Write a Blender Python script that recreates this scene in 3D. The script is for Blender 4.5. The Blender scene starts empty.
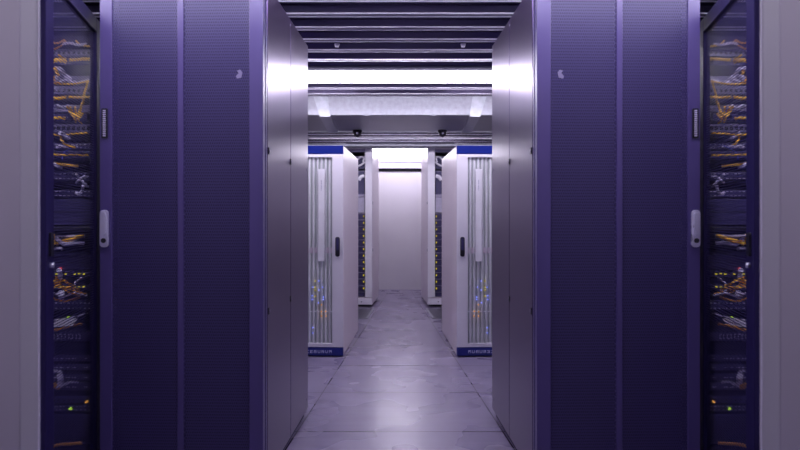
import bpy, bmesh, math, random
from mathutils import Vector, Matrix

random.seed(7)
sc = bpy.context.scene
COL = sc.collection
F = 680.0          # focal length in pixels for an 800 px wide frame
CAMZ = 1.11        # eye height
CEIL = 2.25
S = 1              # +1 builds the right hand side, -1 the mirrored left hand side
SIDE = 'right'

# ------------------------------------------------------------------ materials
MATS = {}
def nt(name):
    m = bpy.data.materials.new(name); m.use_nodes = True
    t = m.node_tree; t.nodes.clear()
    out = t.nodes.new('ShaderNodeOutputMaterial')
    MATS[name] = m
    return m, t, out
def link(t, a, b): t.links.new(a, b)
def mth(t, op, a, b=None, c=None):
    n = t.nodes.new('ShaderNodeMath'); n.operation = op
    for i, v in enumerate((a, b, c)):
        if v is None: continue
        if isinstance(v, (int, float)): n.inputs[i].default_value = v
        else: t.links.new(v, n.inputs[i])
    return n.outputs[0]
def princ(t, col, rough, metal=0.0, spec=0.5):
    p = t.nodes.new('ShaderNodeBsdfPrincipled')
    p.inputs['Base Color'].default_value = (*col, 1)
    p.inputs['Roughness'].default_value = rough
    p.inputs['Metallic'].default_value = metal
    p.inputs['Specular IOR Level'].default_value = spec
    return p
def noise(t, scale, vecscale=(1, 1, 1), detail=3):
    tc = t.nodes.new('ShaderNodeTexCoord')
    mp = t.nodes.new('ShaderNodeMapping'); mp.inputs['Scale'].default_value = vecscale
    n = t.nodes.new('ShaderNodeTexNoise'); n.inputs['Scale'].default_value = scale; n.inputs['Detail'].default_value = detail
    link(t, tc.outputs['Object'], mp.inputs['Vector']); link(t, mp.outputs[0], n.inputs['Vector'])
    return n.outputs['Fac']
def maprange(t, v, a, b, c, d):
    n = t.nodes.new('ShaderNodeMapRange')
    for i, x in enumerate((a, b, c, d)): n.inputs[i + 1].default_value = x
    link(t, v, n.inputs[0]); return n.outputs[0]
def mixcol(t, f, a, b):
    n = t.nodes.new('ShaderNodeMix'); n.data_type = 'RGBA'
    link(t, f, n.inputs[0])
    for i, v in ((6, a), (7, b)):
        if isinstance(v, tuple): n.inputs[i].default_value = (*v, 1)
        else: link(t, v, n.inputs[i])
    return n.outputs[2]
def simple(name, col, rough=0.5, metal=0.0, var=0.08, nscale=6.0, vs=(1, 1, 1), rvar=0.06, bump=0.0, spec=0.5):
    m, t, out = nt(name)
    p = princ(t, col, rough, metal, spec)
    f = noise(t, nscale, vs)
    lo = tuple(c * (1 - var) for c in col); hi = tuple(min(1, c * (1 + var)) for c in col)
    link(t, mixcol(t, maprange(t, f, .3, .7, 0, 1), lo, hi), p.inputs['Base Color'])
    link(t, maprange(t, f, .3, .7, max(.02, rough - rvar), min(1, rough + rvar)), p.inputs['Roughness'])
    if bump:
        b = t.nodes.new('ShaderNodeBump'); b.inputs['Strength'].default_value = bump; b.inputs['Distance'].default_value = .002
        link(t, f, b.inputs['Height']); link(t, b.outputs[0], p.inputs['Normal'])
    link(t, p.outputs[0], out.inputs[0])
    return m
def emit(name, col, strength):
    m, t, out = nt(name)
    e = t.nodes.new('ShaderNodeEmission'); e.inputs[0].default_value = (*col, 1); e.inputs[1].default_value = strength
    link(t, e.outputs[0], out.inputs[0]); return m
def perforated(name, col, rough, metal, dx, dz, rx, rz, spec=.5):
    m, t, out = nt(name)
    p = princ(t, col, rough, metal, spec)
    tr = t.nodes.new('ShaderNodeBsdfTransparent')
    tc = t.nodes.new('ShaderNodeTexCoord'); sp = t.nodes.new('ShaderNodeSeparateXYZ')
    link(t, tc.outputs['Object'], sp.inputs[0])
    zz = mth(t, 'DIVIDE', mth(t, 'ADD', sp.outputs['Z'], 10.0), dz)
    row = mth(t, 'FLOOR', zz)
    par = mth(t, 'MULTIPLY', mth(t, 'MODULO', row, 2.0), 0.5)
    xx = mth(t, 'ADD', mth(t, 'DIVIDE', mth(t, 'ADD', sp.outputs['X'], 10.0), dx), par)
    fx = mth(t, 'MULTIPLY', mth(t, 'SUBTRACT', mth(t, 'FRACT', xx), 0.5), dx / rx)
    fz = mth(t, 'MULTIPLY', mth(t, 'SUBTRACT', mth(t, 'FRACT', zz), 0.5), dz / rz)
    d = mth(t, 'ADD', mth(t, 'MULTIPLY', fx, fx), mth(t, 'MULTIPLY', fz, fz))
    hole = mth(t, 'LESS_THAN', d, 1.0)
    mx = t.nodes.new('ShaderNodeMixShader')
    link(t, hole, mx.inputs[0]); link(t, p.outputs[0], mx.inputs[1]); link(t, tr.outputs[0], mx.inputs[2])
    link(t, mx.outputs[0], out.inputs[0]); return m

simple('purple_coat', (.054, .037, .155), .38, 0.0, .05, 5, spec=.8)
simple('purple_door', (.020, .014, .075), .5, 0, .05, 5, spec=.2)
simple('purple_dark', (.012, .009, .04), .6, 0.0, .05, 5, spec=.1)
simple('rack_inside', (.012, .010, .04), .6)
simple('device_dark', (.035, .028, .105), .45, 0, .1)
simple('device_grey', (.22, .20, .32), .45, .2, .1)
simple('device_pale', (.42, .39, .52), .45, .1, .12, 30)
simple('black_gap', (.006, .005, .014), .7)
simple('black_plastic', (.012, .011, .02), .35)
simple('handle_metal', (.70, .69, .82), .32, .7, .05)
simple('white_coat', (.70, .67, .76), .38, 0.0, .03, 3)
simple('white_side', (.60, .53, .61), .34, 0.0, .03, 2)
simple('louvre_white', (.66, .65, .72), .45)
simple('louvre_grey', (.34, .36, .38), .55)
simple('louvre_pink', (.50, .42, .52), .5)
simple('plain_white', (.76, .74, .82), .5)
simple('strip_mark_grey', (.40, .38, .52), .5)
simple('blue_panel', (.005, .014, .17), .5, 0, .04, spec=.15)
simple('blue_plinth', (.010, .016, .19), .35, 0, .04)
simple('blue_lettering', (.55, .55, .75), .4)
simple('galvanised', (.30, .30, .35), .42, .75, .16, 26, (1, 1, 1), .06)
simple('galvanised_dull', (.30, .29, .36), .45, .5, .12, 14)
simple('housing_paint', (.09, .085, .12), .6)
simple('strap_metal', (.42, .43, .49), .4, .6, .16, 20)
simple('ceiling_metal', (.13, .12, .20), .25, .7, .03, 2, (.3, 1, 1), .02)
simple('ceiling_highlight', (.70, .67, .78), .35, .5, .03, 2, (.3, 1, 1), .02)  # lamp highlights on the rib beads, put into a paler metal colour
simple('wall_paint', (.46, .42, .54), .6, 0, .04, 2)
simple('end_wall', (.56, .53, .60), .42, 0, .04, 1.5)
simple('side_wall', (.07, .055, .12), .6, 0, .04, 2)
simple('door_stile', (.66, .62, .74), .45, 0, .03, 2)
simple('door_leaf', (.60, .54, .67), .5, 0, .03, 2)
simple('cable_yellow', (.80, .46, .02), .45, 0, .15, 20)
simple('cable_orange', (.66, .30, .02), .45, 0, .15, 20)
simple('cable_grey', (.50, .47, .62), .5, 0, .15, 20)
simple('cable_blue', (.06, .07, .40), .5, 0, .15, 20)
simple('screw_metal', (.25, .23, .32), .35, .8)
emit('led_yellow', (.95, .80, .05), .32)
emit('led_green', (.55, .90, .08), .6)
emit('led_blue', (.22, .27, 1.0), .8)
emit('led_orange', (1.0, .45, .10), .6)
emit('led_red', (1.0, .08, .10), .5)
emit('tube_main', (.90, .85, 1.0), 16.5)
emit('tube_back', (.92, .87, 1.0), 13)
emit('tube_front', (.84, .78, 1.0), 11.0)
emit('tube_lobby', (.90, .85, 1.0), 12)
emit('fill_aisle', (.86, .81, 1.0), 7)
emit('fill_rear', (.90, .85, 1.0), 9)
perforated('perforated_front', (.036, .027, .115), .42, .0, .0090, .0120, .0026, .0036, .65)
perforated('perforated_open', (.030, .024, .10), .5, 0, .0110, .0100, .0052, .0044, .3)

def brushed():
    m, t, out = nt('brushed_panel')
    p = princ(t, (.088, .056, .145), .28, .85)
    link(t, p.outputs[0], out.inputs[0])
brushed()

def floor_mat():
    m, t, out = nt('floor_tiles')
    p = princ(t, (.3, .28, .36), .35)
    tc = t.nodes.new('ShaderNodeTexCoord'); sp = t.nodes.new('ShaderNodeSeparateXYZ')
    link(t, tc.outputs['Object'], sp.inputs[0])
    ax = mth(t, 'ABSOLUTE', sp.outputs['X'])
    y = sp.outputs['Y']
    # lengthwise seams, drifting slightly towards the middle like the cabinet rows
    e = mth(t, 'SUBTRACT', ax, mth(t, 'SUBTRACT', 0.722, mth(t, 'MULTIPLY', y, .0522)))
    seam1 = mth(t, 'LESS_THAN', mth(t, 'ABSOLUTE', e), .0035)
    seam1b = mth(t, 'LESS_THAN', mth(t, 'ABSOLUTE', mth(t, 'SUBTRACT', e, .8)), .0035)
    # cross seams every 0.8 m
    fy = mth(t, 'FRACT', mth(t, 'DIVIDE', mth(t, 'ADD', y, 4.05), .8))
    seam2 = mth(t, 'LESS_THAN', mth(t, 'ABSOLUTE', mth(t, 'SUBTRACT', fy, .5)), .0075)
    seam = mth(t, 'MAXIMUM', mth(t, 'MAXIMUM', seam1, seam1b), mth(t, 'MULTIPLY', seam2, .9))
    n1 = noise(t, 2.2, (1, 1, 1), 2)
    n2 = noise(t, 45, (1, 1, 1), 3)
    n3 = noise(t, 9, (.25, 2.0, 1), 4)
    base = mixcol(t, maprange(t, n1, .3, .7, 0, 1), (.200, .165, .275), (.245, .21, .325))
    sm = maprange(t, n3, .35, .65, 0, .5)
    base = mixcol(t, sm, base, (.28, .245, .37))
    spk = mth(t, 'GREATER_THAN', n2, .70)
    base = mixcol(t, mth(t, 'MULTIPLY', spk, .35), base, (.17, .14, .22))
    base = mixcol(t, seam, base, (.03, .022, .05))
    link(t, base, p.inputs['Base Color'])
    link(t, maprange(t, n1,   .3, .7, .24, .31), p.inputs['Roughness'])
    link(t, p.outputs[0], out.inputs[0])
floor_mat()

# ------------------------------------------------------------------ mesh helpers
class MB:
    """collects shapes and links them as one mesh object; x is mirrored on the left side"""
    def __init__(s): s.bm = bmesh.new(); s.mats = []; s.cur = 0
    def m(s, name):
        if name not in s.mats: s.mats.append(name)
        s.cur = s.mats.index(name); return s
    def box(s, x0, x1, y0, y1, z0, z1):
        v = [s.bm.verts.new((x, y, z)) for z in (z0, z1) for y in (y0, y1) for x in (x0, x1)]
        for q in ((0, 2, 3, 1), (4, 5, 7, 6), (0, 1, 5, 4), (2, 6, 7, 3), (0, 4, 6, 2), (1, 3, 7, 5)):
            f = s.bm.faces.new([v[i] for i in q]); f.material_index = s.cur
        return s
    def prism(s, pts, axis, a, b):
        """extrude closed 2D outline along an axis; the 2D pair is the other two axes in order"""
        def P(p, t):
            if axis == 0: return (t, p[0], p[1])
            if axis == 1: return (p[0], t, p[1])
            return (p[0], p[1], t)
        A = [s.bm.verts.new(P(p, a)) for p in pts]; B = [s.bm.verts.new(P(p, b)) for p in pts]
        n = len(pts)
        for i in range(n):
            j = (i + 1) % n
            f = s.bm.faces.new((A[i], A[j], B[j], B[i])); f.material_index = s.cur
        for q in (A[::-1], B):
            f = s.bm.faces.new(q); f.material_index = s.cur
        return s
    def sheet(s, pts, axis, a, b):
        def P(p, t):
            if axis == 0: return (t, p[0], p[1])
            return (p[0], p[1], t)
        A = [s.bm.verts.new(P(p, a)) for p in pts]; B = [s.bm.verts.new(P(p, b)) for p in pts]
        for i in range(len(pts) - 1):
            f = s.bm.faces.new((A[i], A[i + 1], B[i + 1], B[i])); f.material_index = s.cur
        return s
    def cyl(s, c, r, h, axis=2, n=20, r2=None):
        r2 = r if r2 is None else r2
        A, B = [], []
        for i in range(n):
            t = 2 * math.pi * i / n
            for L, rr, hh in ((A, r, 0), (B, r2, h)):
                p = [rr * math.cos(t), rr * math.sin(t)]; p.insert(axis, hh)
                L.append(s.bm.verts.new((c[0] + p[0], c[1] + p[1], c[2] + p[2])))
        for i in range(n):
            j = (i + 1) % n
            f = s.bm.faces.new((A[i], A[j], B[j], B[i])); f.material_index = s.cur; f.smooth = True
        for q in (A[::-1], B):
            f = s.bm.faces.new(q); f.material_index = s.cur
        return s
    def dome(s, c, r, n=20, k=7, flat=1.0):
        prev = None
        for a in range(k + 1):
            ph = math.pi / 2 * a / k
            if a == k:
                ring = [s.bm.verts.new((c[0], c[1], c[2] - r * flat))]
            else:
                ring = [s.bm.verts.new((c[0] + r * math.cos(ph) * math.cos(2 * math.pi * i / n), c[1] + r * math.cos(ph) * math.sin(2 * math.pi * i / n), c[2] - r * flat * math.sin(ph))) for i in range(n)]
            if prev:
                for i in range(n):
                    j = (i + 1) % n
                    f = s.bm.faces.new((prev[i], prev[j], ring[0]) if len(ring) == 1 else (prev[i], prev[j], ring[j], ring[i]))
                    f.material_index = s.cur; f.smooth = True
            else:
                f = s.bm.faces.new(ring); f.material_index = s.cur
            prev = ring
        return s
    def tube(s, pts, r, n=8, sub=5):
        P = [Vector(p) for p in pts]; Q = []
        for i in range(len(P) - 1):          # Catmull-Rom
            p0 = P[max(i - 1, 0)]; p1 = P[i]; p2 = P[i + 1]; p3 = P[min(i + 2, len(P) - 1)]
            for k in range(sub):
                t = k / sub
                Q.append(.5 * ((2 * p1) + (p2 - p0) * t + (2 * p0 - 5 * p1 + 4 * p2 - p3) * t * t + (3 * p1 - p0 - 3 * p2 + p3) * t ** 3))
        Q.append(P[-1]); rings = []
        for i, q in enumerate(Q):
            d = (Q[min(i + 1, len(Q) - 1)] - Q[max(i - 1, 0)]).normalized()
            u = d.cross(Vector((.13, 1, .07))).normalized(); w = d.cross(u)
            rings.append([s.bm.verts.new(q + r * (math.cos(2 * math.pi * j / n) * u + math.sin(2 * math.pi * j / n) * w)) for j in range(n)])
        for a, b in zip(rings, rings[1:]):
            for j in range(n):
                f = s.bm.faces.new((a[j], a[(j + 1) % n], b[(j + 1) % n], b[j])); f.material_index = s.cur; f.smooth = True
        for q in (rings[0][::-1], rings[-1]):
            f = s.bm.faces.new(q); f.material_index = s.cur
        return s
    def build(s, name, parent=None, bevel=0.0, mirror=True):
        if S < 0 and mirror:
            for v in s.bm.verts: v.co.x = -v.co.x
        bmesh.ops.recalc_face_normals(s.bm, faces=s.bm.faces)
        me = bpy.data.meshes.new(name); s.bm.to_mesh(me); s.bm.free()
        for n in s.mats: me.materials.append(MATS[n])
        o = bpy.data.objects.new(name, me); COL.objects.link(o)
        if parent: o.parent = parent
        if bevel:
            b = o.modifiers.new('bevel', 'BEVEL'); b.width = bevel; b.segments = 2; b.limit_method = 'ANGLE'
        return o

def tag(o, label=None, cat=None, group=None, kind=None):
    if label: o['label'] = label
    if cat: o['category'] = cat
    if group: o['group'] = group
    if kind: o['kind'] = kind
    return o
def thing(name, loc, yaw, label, cat, group=None):
    o = bpy.data.objects.new(name, None); COL.objects.link(o)
    o.location = (S * loc[0], loc[1], loc[2]); o.rotation_euler = (0, 0, S * yaw); o.empty_display_size = .1
    return tag(o, label, cat, group)
def B(mat, *b, name, parent=None, bevel=0.0):
    return MB().m(mat).box(*b).build(name, parent, bevel)
def place(o, loc, yaw=0):
    o.location = (S * loc[0], loc[1], loc[2]); o.rotation_euler = (0, 0, S * yaw); return o
def rr(x0, x1, z0, z1, r, k=5):
    """rounded rectangle outline"""
    pts = []
    for cx, cz, a in ((x1 - r, z1 - r, 0), (x0 + r, z1 - r, 90), (x0 + r, z0 + r, 180), (x1 - r, z0 + r, 270)):
        for i in range(k + 1):
            t = math.radians(a + 90 * i / k); pts.append((cx + r * math.cos(t), cz + r * math.sin(t)))
    return pts

# ------------------------------------------------------------------ the room shell
RX = 2.75; Y0 = -1.6; Y1 = 10.62
def struct(o): o['kind'] = 'structure'; return o
struct(MB().m('floor_tiles').box(-RX, RX, Y0, Y1, -.06, 0).build('floor', mirror=False))
# corrugated metal roof: a narrow double-beaded rib every 0.269 m
def ceiling():
    pitch = .2685; prof = []; beads = []
    y = 3.80 - pitch * 20
    while y < Y1 - .1:
        w = .031
        if y - w - .03 > Y0:
            prof += [(y - w - .028, CEIL + .034), (y - w - .010, CEIL + .002), (y + w + .010, CEIL + .002), (y + w + .028, CEIL + .034)]
            prof += [(y + pitch * .5 - .012, CEIL + .034), (y + pitch * .5, CEIL + .028), (y + pitch * .5 + .012, CEIL + .034)]
            beads += [y - w + .002, y + w - .002]
        y += pitch
    prof = [(Y0, CEIL + .034)] + prof + [(Y1, CEIL + .034)]
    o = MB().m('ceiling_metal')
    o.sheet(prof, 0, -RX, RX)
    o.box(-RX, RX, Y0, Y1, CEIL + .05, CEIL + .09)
    o.m('ceiling_highlight')
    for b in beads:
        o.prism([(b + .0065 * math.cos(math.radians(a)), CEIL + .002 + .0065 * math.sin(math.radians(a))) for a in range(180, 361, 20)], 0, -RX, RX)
    return o.build('ceiling', mirror=False)
struct(ceiling())
struct(MB().m('side_wall').box(-RX - .08, -RX, Y0, Y1, 0, CEIL + .05).build('wall_left', mirror=False))
struct(MB().m('side_wall').box(RX, RX + .08, Y0, Y1, 0, CEIL + .05).build('wall_right', mirror=False))
struct(MB().m('side_wall').box(-RX, RX, Y0 - .08, Y0, 0, CEIL + .05).build('wall_front', mirror=False))
struct(MB().m('end_wall').box(-RX, RX, Y1, Y1 + .08, 0, CEIL + .05).build('wall_back', mirror=False))
w = struct(MB().m('wall_paint').box(-1.2, 1.2, 10.50, Y1, 1.893, 2.0).box(-1.2, 1.2, 10.47, 10.50, 1.985, 2.0).build('trim_1', mirror=False, bevel=.004))
w = struct(MB().m('black_gap').box(-1.2, 1.2, 10.585, Y1, 1.855, 1.893).build('trim_2', mirror=False))
struct(MB().m('wall_paint').box(-RX, RX, Y1 - .012, Y1, 0, .012).build('baseboard_back', mirror=False))

# ------------------------------------------------------------------ luminaires and ceiling services (centred)
def luminaire(y, ylen, x, z0, z1, mat, label, housing=(.065, .065)):
    t = bpy.data.objects.new('ceiling_light', None); COL.objects.link(t); t.location = (0, y, z0)
    tag(t, label, 'ceiling light')
    h = MB().m('housing_paint').prism([(-housing[0], CEIL - z0 - .002), (-housing[0], CEIL - z0 - .014), (-ylen / 2 - .005, z1 - z0), (ylen / 2 + .005, z1 - z0), (housing[1], CEIL - z0 - .014), (housing[1], CEIL - z0 - .002)], 0, -x, x)
    h.build('housing', t, mirror=False)
    d = MB().m(mat).prism([(-ylen / 2, z1 - z0), (-ylen / 2, .014), (-ylen / 2 + .014, 0), (ylen / 2 - .014, 0), (ylen / 2, .014), (ylen / 2, z1 - z0)], 0, -x + .02, x - .02)
    d.build('diffuser', t, mirror=False)
    for sx in (-1, 1):
        MB().m('galvanised_dull').box(sx * x - .019, sx * x + .019, -ylen / 2 - .006, ylen / 2 + .006, -.004, z1 - z0).build('end_cap', t, bevel=.003, mirror=False)
    return t
luminaire(5.15, .10, 1.75, 2.150, 2.222, 'tube_main', 'long glowing white ceiling light across the aisle just behind the dark purple cabinets')
luminaire(10.05, .09, .80, 2.042, 2.144, 'tube_back', 'short glowing ceiling light at the far end in front of the back wall', (.06, .06))
luminaire(3.12, .08, 1.1, 2.175, 2.232, 'fill_aisle', 'added unseen fill light above the tops of the purple cabinets')  # added out of view to brighten the ceiling ribs and near floor
luminaire(7.72, .10, 2.2, 2.155, 2.228, 'fill_rear', 'added unseen fill light behind the galvanised duct')  # added out of sight to brighten the far racks and pipes
luminaire(2.38, .12, 2.5, 2.16, 2.23, 'tube_front', 'ceiling light over the near ends of the purple cabinets')
for sx in (-1, 1):
    o = luminaire(.50, .12, .45, 2.16, 2.23, 'tube_lobby', 'short ceiling light in front of the %s sliding door' % ('left' if sx < 0 else 'right'))
    o.location.x = sx * 1.40

# galvanised duct under the roof
t = bpy.data.objects.new('ventilation_duct', None); COL.objects.link(t); t.location = (0, 6.3, 2.07)
tag(t, 'galvanised steel ventilation duct crossing the aisle under the ribbed ceiling', 'duct')
d = MB().m('galvanised').box(-2.6, 2.6, 0, 1.16, 0, .172)
d.build('duct_body', t, bevel=.006, mirror=False)
MB().m('galvanised_dull').box(-2.6, 2.6, -.006, .006, .166, .178).build('flange', t, mirror=False)
for sx in (-1, 1):
    MB().m('strap_metal').prism([(sx * .645, -.003), (sx * .745, -.003), (sx * .80, .172), (sx * .672, .172)], 1, -.010, .002).m('strap_metal').prism([(sx * .645, -.012), (sx * .745, -.012), (sx * .782, 1.16), (sx * .676, 1.16)], 2, -.014, -.001).build('support_strap', t, mirror=False)
    MB().m('galvanised').prism([(sx * .285, 0), (sx * .335, 0), (sx * .385, 1.15), (sx * .325, 1.15)], 2, -.004, .001).build('seam_strip', t, mirror=False)

for S, SIDE in ((-1, 'left'), (1, 'right')):
    c = thing('security_camera', (.462, 7.40, 2.0695), 0, 'small black dome security camera under the duct on the ' + SIDE, 'camera', 'dome cameras under the duct')
    c.location.y = 7.375
    MB().m('black_plastic').cyl((0, 0, -.018), .05, .018, 2).build('mount', c)
    MB().m('black_plastic').dome((0, 0, -.018), .043, flat=1.25).build('dome', c)
    MB().m('handle_metal').cyl((0, -.046, -.034), .012, .006, 1).build('lens', c)
    g = thing('smoke_detector', (.414, 4.46, CEIL + .004), 0, 'tiny pale detector on the ribbed ceiling above the ' + SIDE + ' side of the aisle', 'detector', 'small detectors on the ceiling')
    MB().m('white_coat').cyl((0, 0, -.016), .012, .020, 2, r2=.018).build('detector_body', g)
    MB().m('screw_metal').cyl((0, 0, -.020), .006, .005, 2).build('detector_tip', g)
S = 1
for nm, y, z, r, lb in (('conduit', 8.40, 2.018, .025, 'thick shiny metal pipe across the tops of the farthest white cabinets'),
                        ('conduit', 8.05, 2.062, .011, 'thin metal pipe just behind the duct, lower of the thin pipes'),
                        ('conduit', 7.82, 2.118, .012, 'thin metal pipe just behind the duct, upper of the thin pipes')):
    o = MB().m('galvanised').cyl((-RX + .01, 0, 0), r, 2 * RX - .02, 0).build('tube', mirror=False)
    t = bpy.data.objects.new('conduit', None); COL.objects.link(t); t.location = (0, y, z); o.parent = t; o.name = 'tube'; t.name = 'conduit'
    tag(t, lb, 'pipe', 'pipes under the ceiling')
    for x in (-2.4, -1.2, 1.2, 2.4):
        MB().m('galvanised_dull').box(x - .01, x + .01, -.006, .006, -r - .004, CEIL + .05 - z).build('hanger', t, mirror=False)

# ------------------------------------------------------------------ one side of the aisle
def pz(y, Y): return CAMZ + (219 - y) * Y / F
def handle(parent, x, y, z0, z1, w, m_plate, m_lever):
    cx = x
    h = MB().m(m_plate).prism(rr(cx - w / 2, cx + w / 2, z0, z1, w * .42), 1, y - .010, y).build('handle', parent, bevel=.002)
    L = z1 - z0
    MB().m(m_lever).prism(rr(cx - w * .28, cx + w * .28, z0 + L * .32, z1 - L * .06, w * .22), 1, y - .019, y - .009).build('lever', h, bevel=.002)
    MB().m('black_plastic').cyl((cx, y - .016, z0 + L * .18), w * .27, .008, 1).build('lock_cylinder', h)
    return h

def side():
    L = SIDE
    # ---- sliding door leaf beside the viewer
    n = 1 if L == 'left' else 2
    d = B('door_leaf', .893, 1.95, -.004, .006, .02, CEIL - .02, name='door_%d' % n); place(d, (0, 1.6, 0)); struct(d)
    st = B('door_stile', .8475, .8915, -.007, .004, .02, CEIL - .02, name='stile', parent=d, bevel=.004)
    B('wall_paint', .86, 1.95, .0065, .02, 0.0, .03, name='bottom_rail', parent=d)

    # ---- big purple cabinet
    r = thing('server_cabinet', (.554, 2.75, 0), math.radians(1.72), 'tall dark purple server cabinet with closed perforated doors, nearest on the ' + L, 'cabinet', 'dark purple cabinets with closed doors')
    W, D, H = .670, 1.10, 2.10
    b = MB().m('purple_coat')
    b.box(0.012, W, .05, D, .03, .06); b.box(0.012, W, .05, D, H - .03, H)
    b.box(W - .015, W, .05, D, .06, H - .03); b.box(.012, W, D - .015, D, .06, H - .03)
    b.box(0.014, .03, .09, D - .02, .06, H - .03)
    b.box(0.0, .035, .050, .072, .03, H)
    b.m('purple_dark').box(.02, W - .02, .06, D - .02, 0, .03)
    b.build('body', r)
    B('rack_inside', .04, W - .02, .13, .145, .06, H - .03, name='inner_panel', parent=r)
    B('brushed_panel', 0, .012, .083, .586, .04, H - .012, name='side_panel', parent=r, bevel=.0025)
    B('brushed_panel', 0, .012, .592, D, .04, H - .012, name='side_panel', parent=r, bevel=.0025)
    for y, z in ((.10, 1.395), (.10, .725), (.580, 1.39), (.580, .72)):
        MB().m('black_plastic').box(-.004, .002, y - .012, y + .012, z - .014, z + .014).m('screw_metal').cyl((-.007, y, z), .007, .004, 0, 12).build('panel_latch', r)
    for y, z in ((.572, 2.055), (1.06, 2.055), (1.06, 1.385), (1.06, .10)):
        MB().m('screw_metal').cyl((-.004, y, z), .007, .005, 0, 12).build('screw', r)
    f = MB().m('purple_coat')
    f.box(0, .057, 0, .036, .035, H - .01); f.box(.325, .351, 0, .02, .095, H - .07); f.box(.619, W, 0, .036, .035, H - .01)
    f.box(.057, .619, 0, .02, .035, .095); f.box(.057, .619, 0, .02, H - .07, H - .01)
    door = f.build('door', r, bevel=.003)
    B('perforated_front', .057, .325, .007, .010, .095, H - .07, name='perforated_panel', parent=door)
    B('perforated_front', .351, .619, .007, .010, .095, H - .07, name='perforated_panel', parent=door)
    k = handle(r, .648, -.001, .995, 1.147, .036, 'handle_metal', 'handle_metal')
    MB().m('black_plastic').prism(rr(.635, .660, 1.438, 1.560, .004), 1, -.006, .001).build('vent_slot', r)
    g = MB().m('handle_metal')
    for i in range(14): g.box(.642, .653, -.009, -.005, 1.446 + i * .0078, 1.446 + i * .0078 + .005)
    g.build('slot_insert', r)
    MB().m('device_grey').prism([(.090, 1.684), (.108, 1.680), (.112, 1.690), (.100, 1.702), (.108, 1.712), (.094, 1.716), (.086, 1.704)], 1, .0050, .0068).build('painted_reflection', r)['label'] = 'small pale patch painted as a lamp reflection'  # pale patch stands in for a lamp's reflection on the door
    for i in range(4):
        x, y = ((.05, .12), (W - .05, .12), (.05, D - .08), (W - .05, D - .08))[i]
        pass

    # ---- open network cabinet behind it
    r = thing('network_cabinet', (1.32, 3.09, 0), 0, 'dark network cabinet full of yellow cables, mesh door swung open, at the far ' + L, 'cabinet', 'open network cabinets')
    W, D, H = .90, 1.0, 1.94
    B('purple_dark', 0, W, 0, D, 0, .05, name='base', parent=r)
    B('purple_dark', 0, W, 0, D, H - .04, H, name='roof', parent=r)
    B('purple_dark', 0, .03, 0, D, .05, H - .04, name='side_panel', parent=r)
    B('purple_dark', W - .03, W, 0, D, .05, H - .04, name='side_panel', parent=r)
    B('purple_dark', .03, W - .03, D - .02, D, .05, H - .04, name='back_panel', parent=r)
    B('device_dark', .055, .075, .03, .06, .05, H - .04, name='mounting_rail', parent=r)
    B('device_dark', .595, .615, .03, .06, .05, H - .04, name='mounting_rail', parent=r)
    B('rack_inside', .075, .86, .5, .51, .05, H - .04, name='inner_panel', parent=r)
    # its swung-open door, hinged at the aisle-side corner
    ang = math.atan2(.186, .91); LN = .806; DT = 1.975
    dr = MB().m('purple_door')
    dr.box(-LN, -LN + .088, -.014, .014, .02, DT); dr.box(-.10, 0, -.014, .014, .02, DT)
    dr.box(-LN + .088, -.10, -.014, .014, .02, .045); dr.box(-LN + .088, -.10, -.014, .014, 1.915, DT)
    door = dr.build('door', r, bevel=.003)
    # door-local x runs along the leaf towards its hinge at the origin; turn it to point away from the viewer
    door.location = (S * .018, -.07, 0); door.rotation_euler = (0, 0, S * (math.pi / 2 - ang))
    B('perforated_open', -LN + .088, -.10, -.002, .001, .045, 1.915, name='mesh_panel', parent=door)
    lk = [(-LN + .028, -LN + .060), (.985, 1.065)]
    MB().m('black_plastic').prism(rr(*lk[0], *lk[1], .008), 1, -.022, -.013).build('door_lock', door)
    MB().m('black_plastic').prism(rr(*lk[0], *lk[1], .008), 1, .013, .022).build('door_lock', door)
    MB().m('handle_metal').cyl((-LN + .045, -.026, .955), .009, .012, 1).build('lock_knob', door)
    MB().m('handle_metal').cyl((-LN + .045, .014, .955), .009, .012, 1).build('lock_knob', door)
    for z in (.25, 1.2, 1.8):
        MB().m('purple_dark').cyl((.006, 0, z), .010, .07, 2).build('hinge', door)

    # devices: (photo rows, style, label)
    YD = 3.14
    inside = ', open cabinet far ' + L
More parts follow.
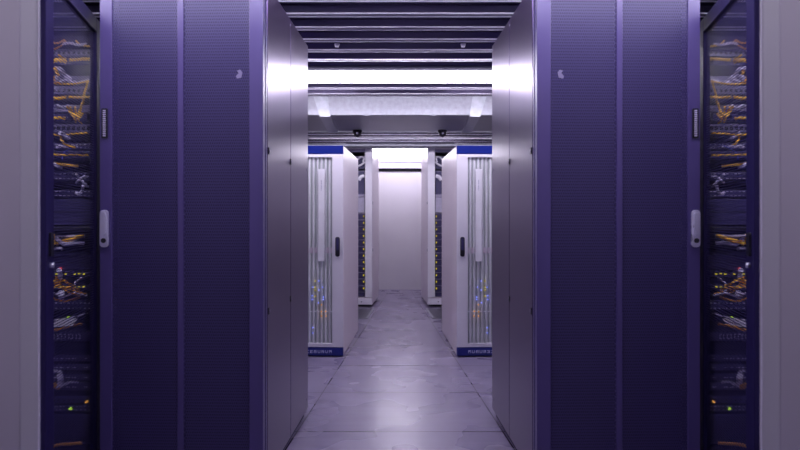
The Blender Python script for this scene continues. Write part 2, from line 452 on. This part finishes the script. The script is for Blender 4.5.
    devs = [(40, 47, 'pale', 'pale patch panel with the topmost cables plugged in'), (49, 56, 'ports', 'grey switch with ports just under the top patch panel'),
            (58, 65, 'org', 'dark cable organiser behind the highest yellow cable bundle'), (76, 84, 'grey', 'plain grey device face beside the loops of grey cable'),
            (86, 94, 'ports', 'pale port switch above the middle yellow cable bundle'), (105, 112, 'grey', 'grey device behind the hanging yellow loops'),
            (114, 121, 'org', 'dark organiser carrying a short straight yellow cable'), (124, 132, 'portsbig', 'pale patch panel with square black ports'),
            (143, 149, 'dots', 'dark device with a pale dash row under the single yellow loop'), (151, 158, 'dark', 'dark blank device between two level yellow cables'),
            (172, 180, 'dots', 'dark switch with dotted ports beside the upper grey loop'), (190, 197, 'dots', 'dark switch with dotted ports beside the lower grey loop'),
            (199, 225, 'tall', 'tall dark blank-faced server above the black shelf bar'), (255, 270, 'dark', 'dark server under the grey and orange cable bundle'),
            (271, 277, 'leds', 'switch with a line of yellow lights above the cable tangle'), (284, 290, 'leds', 'switch with a line of yellow lights behind the cable tangle'),
            (301, 310, 'dots', 'dark switch just below the cable tangle'), (332, 341, 'text', 'dark device with pale lettering on its face'),
            (355, 361, 'dash', 'dark drive shelf with pale dashes, highest of the four'), (364, 370, 'dash', 'dark drive shelf with pale dashes, second of the four from above'),
            (374, 380, 'dash', 'dark drive shelf with pale dashes, third of the four from above'), (383, 390, 'dash', 'dark drive shelf with pale dashes, lowest of the four'),
            (396, 403, 'portsdark', 'dark patch panel with black square ports near the bottom'), (405, 411, 'dots', 'dark switch with one green light near the bottom'),
            (414, 444, 'vent', 'large dark vented server at the bottom')]
    for y0, y1, st, lb in devs:
        z1, z0 = pz(y0, YD), pz(y1, YD)
        h = z1 - z0
        nm = {'org': 'cable_organiser', 'ports': 'network_switch', 'dots': 'network_switch', 'leds': 'network_switch', 'pale': 'patch_bay', 'portsbig': 'patch_bay', 'portsdark': 'patch_bay', 'vent': 'rack_server', 'tall': 'rack_server', 'dash': 'drive_shelf'}.get(st, 'rack_server')
        t = thing(nm, (1.40, YD, z0), 0, lb + inside, nm.replace('_', ' '), 'devices in the ' + L + ' network cabinet')
        face = {'pale': 'device_pale', 'ports': 'device_grey', 'grey': 'device_grey', 'portsbig': 'device_grey'}.get(st, 'device_dark')
        B(face, 0, .515, 0, .35, 0, h, name='case', parent=t, bevel=.002)
        MB().m('screw_metal').cyl((.012, -.003, h / 2), .005, .004, 1, 10).build('screw', t); MB().m('screw_metal').cyl((.503, -.003, h / 2), .005, .004, 1, 10).build('screw', t)
        q = MB(); ok = True
        if st in ('ports', 'portsbig', 'portsdark', 'pale'):
            q.m('black_plastic'); s = .012 if st != 'portsbig' else .016
            for i in range(20): q.box(.03 + i * .023, .03 + i * .023 + s, -.002, .001, h * .25, h * .25 + min(s, h * .5))
            q.build('port_row', t)
        elif st == 'dots':
            q.m('device_pale')
            for i in range(24):
                q.box(.03 + i * .019, .03 + i * .019 + .010, -.002, .001, h * .72, h * .82)
                q.box(.03 + i * .019, .03 + i * .019 + .010, -.002, .001, h * .15, h * .24)
            q.build('port_row', t)
        elif st == 'dash':
            q.m('device_pale')
            for i in range(16):
                if (i * 7) % 5 != 2: q.box(.04 + i * .028, .04 + i * .028 + .018, -.002, .001, h * .35, h * .50)
            q.build('drive_row', t)
        elif st == 'org':
            q.m('device_dark').box(.03, .463, -.006, .002, h * .3, h * .7)
            for i in range(6): q.box(.03 + i * .085, .03 + i * .085 + .008, -.035, .002, h * .1, h * .9)
            q.build('finger_row', t)
        elif st == 'vent':
            q.m('rack_inside')
            for j in range(12):
                for i in range(40): q.box(.02 + i * .012, .02 + i * .012 + .007, -.0015, .001, h * .06 + j * h * .074, h * .06 + j * h * .074 + h * .045)
            q.build('vent_grille', t)
        elif st == 'text':
            for i, wd in enumerate((.010, .006, .012, .008, .010, .014, .008, .010)):
                q.m('device_pale').box(.075 + i * .017, .075 + i * .017 + wd, -.002, .001, h * .2, h * .32).box(.075 + i * .017, .075 + i * .017 + wd, -.002, .001, h * .7, h * .8).box(.075 + i * .017, .079 + i * .017, -.002, .001, h * .2, h * .8)
            q.build('lettering', t)
        elif st == 'leds':
            for i in range(12):
                if i in (3, 8): continue
                MB().m('led_yellow').box(.055 + i * .021, .055 + i * .021 + .0095, -.003, .001, h * .40, h * .40 + .007).build('indicator_light', t)
        elif st in ('tall', 'dark', 'grey'):
            q.m('rack_inside').box(.02, .495, -.001, .001, h * .48, h * .52).build('panel_joint', t)
    # shelf bar with its bracket
    t = thing('shelf_bar', (1.352, 3.08, pz(231, 3.08)), 0, 'black shelf bar above the grey and orange cable bundle' + inside, 'shelf')
    B('black_plastic', .0, .60, -.025, .008, 0, .020, name='bar', parent=t, bevel=.003)
    MB().m('handle_metal').cyl((.30, -.031, .010), .008, .008, 1, 10).build('screw', t)

    # cables, read off on a plane just in front of the devices
    YC = 3.08
    def cab(pts, mat, rad, lb, nm='patch_cable', y=YC, grp=None):
        y = y - .013 * (len(bpy.data.meshes) % 5)
        P = []
        for i, (px, py) in enumerate(pts):
            yy = y + (.012 if i % 2 else -.012)
            P.append(((400 - px) * yy / F, yy, pz(py, yy)))
        o0 = Vector(P[0])
        mb = MB().m(mat).tube([Vector(p) - o0 for p in P], rad)
        o = mb.build(nm); o.location = (S * o0.x, o0.y, o0.z)
        return tag(o, lb + inside, 'cable', grp or 'cables in the ' + L + ' network cabinet')
    Y_, O_, G_, B_ = 'cable_yellow', 'cable_orange', 'cable_grey', 'cable_blue'
    cab([(50, 42), (58, 43), (64, 40), (66, 41)], O_, .004, 'short orange cable along the left of the top patch panel' if L == 'left' else 'short orange cable along the right of the top patch panel')
    cab([(52, 50), (57, 48), (62, 45), (65, 41)], O_, .004, 'orange cable slanting up to the top patch panel')
    cab([(76, 41), (79, 44), (86, 46), (90, 46)], Y_, .005, 'yellow cable drooping from the aisle-side end of the top patch panel')
    cab([(63, 44), (70, 43), (78, 45), (86, 44)], G_, .006, 'pale grey cable lying level across the top patch panel')
    cab([(51, 43), (52, 47), (52, 51)], G_, .008, 'short grey cable hanging off the top patch panel')
    cab([(40, 61), (52, 61), (58, 60), (66, 61.5)], Y_, .010, 'thick yellow bundle, highest of the level yellow ones', 'cable_bundle')
    cab([(70, 60), (78, 59.5), (84, 59), (91, 59)], Y_, .007, 'thinner yellow bundle level with the highest thick yellow one', 'cable_bundle')
    cab([(58, 55), (66, 59)], Y_, .004, 'short yellow cable dropping into the highest yellow bundle')
    cab([(51, 70), (55, 68), (60, 69), (64, 73)], G_, .009, 'grey cable arching over the yellow plug')
    cab([(55, 68), (57, 72), (58, 75)], Y_, .007, 'short thick yellow cable under the grey arch')
    cab([(51, 74), (54, 77), (55, 82), (60, 83)], O_, .004, 'orange cable crossing behind the grey loops')
    cab([(56, 78), (64, 76), (69, 78), (70, 82), (76, 83)], G_, .011, 'thickest grey cable, looping in front of the plain grey device')
    cab([(60, 82), (68, 80), (74, 84), (82, 82), (88, 80)], G_, .007, 'grey cable sagging towards the aisle beside the thick grey loop')
    cab([(52, 83), (60, 84), (72, 84), (82, 82.5), (88, 81)], Y_, .004, 'thin yellow cable under the thick grey loop')
    cab([(88, 81), (86, 88), (84, 95), (83, 104)], Y_, .005, 'yellow cable hanging straight down on the aisle side')
    cab([(40, 98), (50, 98), (58, 98.5), (66, 97)], Y_, .008, 'thick yellow bundle above the hanging yellow loops', 'cable_bundle')
    cab([(69, 97), (78, 97.5), (89, 97)], Y_, .006, 'thinner level yellow bundle beside the hanging yellow cable', 'cable_bundle')
    for i, (p, w_) in enumerate((([(67, 106), (70, 112), (74, 117), (76, 122)], 'first'), ([(70, 107), (73, 113), (77, 115), (80, 110)], 'second'), ([(82, 103), (80, 112), (78, 119), (82, 123)], 'third'), ([(75, 107), (76, 113), (79, 118), (83, 113)], 'fourth'))):
        cab(p, Y_, .005, 'yellow hanging loop, ' + w_ + ' of four counted from the outer side', grp='hanging yellow loops, ' + L)
    cab([(52, 107), (58, 106), (64, 108), (68, 106)], G_, .008, 'grey cable beside the four yellow hanging loops')
    cab([(40, 118), (50, 118.5), (58, 118), (65, 118.5)], Y_, .007, 'straight yellow cable above the square black ports')
    cab([(40, 135), (52, 134.5), (62, 135), (74, 134), (88, 133)], Y_, .0045, 'level yellow cable just below the square black ports')
    cab([(61, 135), (61, 139), (64, 143), (68, 146), (75, 147)], Y_, .005, 'single yellow loop curling down from the level yellow cable')
    cab([(60, 133), (65, 136), (69, 138)], G_, .009, 'short thick grey cable at the top of the single yellow loop')
    cab([(57, 148), (58, 146), (66, 146.5), (78, 147)], G_, .006, 'grey cable running level at the foot of the single yellow loop')
    cab([(40, 154), (54, 154.5), (62, 155), (76, 155), (88, 155.5)], Y_, .0045, 'long level yellow cable, upper of the two under the single loop')
    cab([(62, 160), (63, 154), (68, 150), (76, 146)], B_, .003, 'thin blue cable curving between the level yellow cables')
    cab([(53, 163), (60, 164), (70, 165.5), (78, 166)], Y_, .006, 'sloping yellow cable, lower of the two under the single loop')
    cab([(50, 163), (53, 163), (57, 166), (61, 168)], G_, .007, 'short grey cable under the sloping yellow cable')
    cab([(50, 171), (51, 175), (50.5, 179), (51, 183)], O_, .005, 'short orange cable hanging at the outer edge beside the dotted switch')
    cab([(76, 174), (80, 178), (84, 183), (88, 187)], G_, .006, 'grey cable crossing down, upper loop on the aisle side')
    cab([(88, 176), (83, 177), (79, 180), (76, 183)], G_, .005, 'grey cable crossing the upper grey loop')
    cab([(83, 186), (82, 191), (79, 194), (76, 193)], G_, .007, 'grey hook of cable beside the lower dotted switch')
    cab([(52, 235), (52, 240), (53, 243)], Y_, .012, 'thick short yellow bundle hanging off the shelf bar', 'cable_bundle')
    for i, (p, m_, rd, lb) in enumerate((([(52, 236), (60, 236), (72, 236), (85, 236)], G_, .006, 'straight grey cable, highest under the shelf bar'),
            ([(56, 244), (64, 241), (72, 239), (84, 235)], Y_, .008, 'yellow cable rising towards the aisle under the shelf bar'),
            ([(58, 241), (66, 242), (76, 238)], O_, .005, 'short orange cable inside the bundle under the shelf bar'),
            ([(56, 238), (64, 244), (74, 243), (84, 243)], G_, .009, 'thick grey cable sagging under the shelf bar'),
            ([(52, 250), (56, 248), (62, 249)], G_, .007, 'short grey cable below the thick yellow end under the shelf bar'))):
        cab(p, m_, rd, lb)
    for i, (p, m_, rd) in enumerate((([(51, 277), (57, 283), (64, 280), (70, 285)], O_, .0045), ([(51, 285), (58, 278), (66, 282), (76, 286)], Y_, .0045), ([(52, 281), (60, 288), (70, 287), (80, 290)], O_, .0045),
            ([(51, 290), (60, 285), (68, 292), (80, 295)], O_, .004), ([(56, 276), (62, 286), (72, 290), (86, 294)], O_, .004), ([(82, 278), (76, 282), (74, 290), (80, 296)], G_, .005),
            ([(52, 298), (62, 301), (72, 300), (80, 297)], O_, .005), ([(54, 293), (64, 296), (74, 293), (88, 296)], G_, .005))):
        cab(p, m_, rd, ('one of the cables tangled together above the dark switch' ), grp='tangled cables, ' + L)
    cab([(59, 270), (60, 274), (60, 277)], G_, .011, 'short thick grey plug lead above the cable tangle')
    cab([(61, 293), (62, 297)], G_, .016, 'very short fat grey plug in the cable tangle')
    cab([(50, 331), (60, 329), (70, 326), (82, 324)], O_, .006, 'orange cable rising under the pale card')
    cab([(52, 320), (64, 319), (78, 316), (88, 313)], G_, .003, 'thin grey cable rising above the pale card')
    cab([(50, 372), (55, 371), (61, 372)], G_, .006, 'short grey cable beside the highest drive shelf')
    cab([(60, 376), (61, 380), (60, 384)], G_, .014, 'fat white plug in front of the drive shelves')
    cab([(57, 387), (64, 385), (70, 382), (78, 382)], G_, .006, 'grey cable leading from the fat white plug')
    cab([(49, 386), (54, 385), (58, 387)], O_, .012, 'thick orange bundle beside the fat white plug', 'cable_bundle')
    cab([(48, 448), (58, 445), (68, 444), (82, 443)], O_, .008, 'orange bundle across the large vented server at the bottom', 'cable_bundle')
    # pale card lying on a lead
    Yc = 3.06
    t = thing('document_card', (338 * Yc / F, Yc, pz(327, Yc)), 0, 'pale slanted card hanging above the orange cable' + inside, 'card')
    MB().m('plain_white').prism([(-.045, .004), (.060, 0), (.02, .036), (-.072, .040)], 1, 0, .003).build('card_sheet', t)
    for (px, py, mm, lb) in ((68, 318, 'led_green', 'single yellow-green indicator light above the pale card'), (70, 409, 'led_green', 'single yellow-green indicator light on the lowest dotted switch'), (60, 269, 'led_red', 'single red indicator light above the cable tangle'), (86, 402, 'led_orange', 'single orange indicator light near the bottom on the aisle side')):
        o = MB().m(mm).cyl((0, 0, 0), .0065, .008, 1, 10).build('indicator_light'); yy = 3.128
        o.location = (S * (400 - px) * yy / F, yy, pz(py, yy)); tag(o, lb + inside, 'light')

    # ---- white cabinet with blue header
    r = thing('cooling_cabinet', (.457, 5.46, 0), math.radians(2.1), 'white cabinet with blue header and wavy slatted door in the middle of the ' + L + ' row', 'cabinet', 'white cabinets with blue headers')
    W, D, H = .60, 1.24, 1.70
    b = MB().m('white_side')
    b.box(0, W, .03, D, .012, H)
    b.build('body', r, bevel=.003)
    B('black_gap', .01, W - .01, .04, D - .01, 0, .012, name='foot_rail', parent=r)
    B('blue_panel', 0, W, 0, .03, 1.634, H, name='header', parent=r, bevel=.002)
    pl = B('blue_plinth', 0, W, 0, .03, .012, .076, name='plinth', parent=r, bevel=.002)
    dd = MB().m('white_coat')
    dd.box(0, .088, 0, .03, .08, 1.630); dd.box(.512, W, 0, .03, .08, 1.630); dd.box(.088, .512, 0, .03, .08, .112); dd.box(.088, .512, 0, .03, 1.606, 1.630)
    door = dd.build('door', r, bevel=.002)
    lv = MB()
    n = 13; p = .424 / n
    for i in range(n):
        x = .088 + i * p
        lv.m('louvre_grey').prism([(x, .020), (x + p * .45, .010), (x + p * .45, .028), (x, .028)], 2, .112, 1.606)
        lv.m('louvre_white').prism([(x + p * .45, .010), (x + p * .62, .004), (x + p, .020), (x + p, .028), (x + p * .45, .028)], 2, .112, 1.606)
    lv.build('slatted_panel', door)
    B('louvre_pink', .09, .51, .0085, .012, .835, .880, name='cross_strip', parent=door)
    B('louvre_white', .09, .51, .0085, .012, .362, .369, name='cross_strip', parent=door)
    ls = B('plain_white', .150, .200, -.001, .004, .77, 1.512, name='reflection_strip', parent=door)  # pale strip modelled in place of a reflection on the slats
    tx = MB().m('strip_mark_grey')
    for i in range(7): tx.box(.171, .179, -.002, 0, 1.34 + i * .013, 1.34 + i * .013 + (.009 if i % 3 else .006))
    tx.build('reflection_strip_marks', ls)
    handle(door, .044, -.001, .808, .966, .036, 'black_plastic', 'device_dark')
    # raised letters on the plinth, in a worn typeface
    glyphs = {'D': [(0, 0, .2, 1), (.2, .82, .8, 1), (.2, 0, .8, .18), (.75, .15, 1, .85)], 'E': [(0, 0, .22, 1), (.22, .82, 1, 1), (.22, .42, .8, .58), (.22, 0, 1, .18)],
              'R': [(0, 0, .22, 1), (.22, .82, .9, 1), (.75, .5, 1, .85), (.22, .4, .9, .55), (.6, 0, .95, .42)], 'U': [(0, .1, .22, 1), (.78, .1, 1, 1), (.15, 0, .85, .18)],
              'C': [(0, .1, .22, .9), (.15, .82, 1, 1), (.15, 0, 1, .18)], 'M': [(0, 0, .18, 1), (.82, 0, 1, 1), (.18, .6, .5, .95), (.5, .6, .82, .95), (.42, .4, .58, .8)]}
    lt = MB().m('blue_lettering')
    for i, ch in enumerate('MURUREC'):      # photo right to left, outward from the aisle
        x0 = .092 + i * .0305
        for a, c_, d_, e in glyphs[ch]:
            a, d_ = 1 - d_, 1 - a
            lt.box(x0 + a * .021, x0 + d_ * .021, -.003, .001, .033 + c_ * .022, .033 + e * .022)
    lt.build('lettering', pl)
    # lights shining through the slats
    for (cx, cy, mm) in ((58, 112, 'led_yellow'), (58, 145, 'led_yellow'), (58, 160, 'led_yellow'), (58, 193, 'led_yellow'), (78, 112, 'led_blue'), (45, 145, 'led_blue'), (78, 160, 'led_blue'), (97, 145, 'led_blue'),
                         (42, 190, 'led_blue'), (42, 210, 'led_blue'), (102, 197, 'led_blue'), (102, 210, 'led_blue'), (75, 228, 'led_blue'), (92, 238, 'led_orange'), (91, 275, 'led_orange'), (114, 273, 'led_orange'),
                         (92, 298, 'led_orange'), (116, 298, 'led_orange'), (45, 360, 'led_blue'), (45, 388, 'led_blue')):
        px, py = 304 + cx / 5.3, 260 + cy / 5.3
        x = (400 - px) / 124.6 - .457; z = CAMZ + (219 - py) / 124.6
        MB().m(mm).cyl((x, -.001, z), .0052 if mm != 'led_blue' else .005, .008, 1, 8).build('indicator_light', door)

    # ---- far white rack of servers
    r = thing('server_rack', (.348, 8.55, 0), math.radians(2.9), 'far white framed rack of dark servers with yellow lights, on the ' + L, 'rack', 'far white server racks')
    W, D, H = .62, .97, 2.0
    B('white_side', 0, .012, .0, D, .035, H, name='side_panel', parent=r, bevel=.002)
    B('white_side', W - .012, W, .0, D, .035, H, name='side_panel', parent=r, bevel=.002)
    B('white_side', .012, W - .012, .0, D - .012, H - .03, H, name='roof', parent=r)
    B('white_side', .012, W - .012, .0, D - .012, .112, .122, name='base', parent=r)
    B('white_side', .012, W - .012, D - .012, D, .035, H, name='back_panel', parent=r)
    B('white_coat', .0, .09, -.012, .03, .128, H, name='frame_post', parent=r, bevel=.003)
    B('white_coat', W - .05, W, -.012, .03, .128, H, name='frame_post', parent=r, bevel=.003)
    B('device_grey', .09, W - .05, -.004, .03, H - .05, H - .012, name='top_rail', parent=r)
    MB().m('white_coat').box(0, W, -.010, .02, .034, .112).build('plinth', r, bevel=.003)
    MB().m('black_plastic').cyl((.135, -.014, .07), .008, .006, 1, 10).build('plinth_hole', r)
    B('black_gap', .02, W - .02, .02, D - .02, .012, .035, name='skid', parent=r)
    for (x, y) in ((.05, .03), (W - .05, .03), (.05, D - .05), (W - .05, D - .05)):
        MB().m('screw_metal').cyl((x, y, 0), .022, .012, 2, 16).cyl((x, y, .010), .010, .03, 2, 12).build('foot', r)
    for z in (1.312, .72):
        MB().m('screw_metal').box(-.006, .002, .02, .034, z - .018, z + .018).build('hinge', r)
    Yr = 8.60
    def dev(y0, y1, mat, nm, lb, led=None, gap=.004):
        z1, z0 = pz(y0, Yr), pz(y1, Yr)
        t = thing(nm, (.348 + .100, 8.60, z0), math.radians(2.9), lb + ' in the far ' + L + ' rack', nm.replace('_', ' '), 'devices in the far ' + L + ' rack')
        B(mat, 0, .46, 0, .6, 0, z1 - z0 - gap, name='case', parent=t, bevel=.002)
        B('device_grey', .0, .46, -.006, .002, z1 - z0 - gap - .008, z1 - z0 - gap - .001, name='face_edge', parent=t)
        if led: MB().m('led_yellow').box(.004, .018, -.010, .001, (z1 - z0) * .38, (z1 - z0) * .38 + .020).build('indicator_light', t)
        return t
    dev(156, 169, 'device_dark', 'patch_bay', 'dark panel behind white cable loops at the top')
    dev(170.5, 194, 'device_dark', 'rack_server', 'tall dark device with a pale cable on its face')
    dev(196.5, 212.5, 'device_pale', 'blanking_plate', 'pale blank panel above the stacked servers')
    ys = [213 + i * 6.55 for i in range(13)]
    words = ['highest', 'second', 'third', 'fourth', 'fifth', 'sixth', 'seventh', 'eighth', 'ninth', 'tenth', 'eleventh', 'lowest']
    for i in range(12):
        dev(ys[i], ys[i + 1], 'device_dark', 'rack_server', 'dark server with a yellow light, ' + words[i] + (' from above' if 0 < i < 11 else '') + ' of twelve', led=True)
    dev(ys[12], 296.3, 'device_dark', 'rack_server', 'thin dark unlit device at the very bottom')
    dev(194, 196.5, 'device_pale', 'blanking_plate', 'thin pale strip panel above the large pale blank', gap=.001)
    for pts, lb, rd in (([(358, 159), (361, 157), (364, 158), (363, 162)], 'upper white cable loop', .011), ([(358, 166), (361, 165), (365, 162)], 'lower white cable arch', .011), ([(359, 180), (361, 177), (364, 176)], 'thick pale cable', .022)):
        yy = 8.53
        P = [Vector(((400 - a) * yy / F, yy - .01 * (i % 2), pz(c_, yy))) for i, (a, c_) in enumerate(pts)]
        o = MB().m('plain_white').tube([q - P[0] for q in P], rd).build('patch_cable'); o.location = (S * P[0].x, P[0].y, P[0].z)
        tag(o, lb + ' at the top of the far ' + L + ' rack', 'cable')
    # floor grille in front of it
    g = thing('floor_grille', (.36, 7.55, .0), math.radians(2.9), 'dark slotted floor grille in front of the far ' + L + ' rack', 'grille', 'floor grilles')
    q = MB().m('galvanised_dull').box(0, .6, 0, .02, 0, .006).box(0, .6, .86, .88, 0, .006).box(0, .02, 0, .88, 0, .006).box(.58, .6, 0, .88, 0, .006)
    q.build('grille_frame', g)
    q = MB().m('screw_metal')
    for i in range(24): q.box(.02 + i * .0235, .02 + i * .0235 + .013, .02, .86, .001, .005)
    q.build('slat_panel', g)
    B('black_gap', .02, .58, .02, .86, .0003, .001, name='opening', parent=g)

for S, SIDE in ((-1, 'left'), (1, 'right')):
    side()
S = 1

# ------------------------------------------------------------------ world, camera, view
w = bpy.data.worlds.new('World'); sc.world = w; w.use_nodes = True
w.node_tree.nodes['Background'].inputs[0].default_value = (.10, .08, .25, 1)
w.node_tree.nodes['Background'].inputs[1].default_value = .3
cam = bpy.data.cameras.new('camera'); co = bpy.data.objects.new('camera', cam); COL.objects.link(co)
co.location = (0, 0, CAMZ); co.rotation_euler = (math.pi / 2, 0, 0)
cam.sensor_width = 36; cam.lens = F / 800 * 36; cam.shift_y = -6 / 800
cam.clip_start = .02
cam.dof.use_dof = True; cam.dof.focus_distance = 4.2; cam.dof.aperture_fstop = 3.2
sc.camera = co
sc.view_settings.view_transform = 'Standard'; sc.view_settings.look = 'None'
sc.view_settings.exposure = 0.85; sc.view_settings.gamma = 1.0
sc.cycles.max_bounces = 8; sc.cycles.transparent_max_bounces = 12
sc.cycles.use_denoising = True
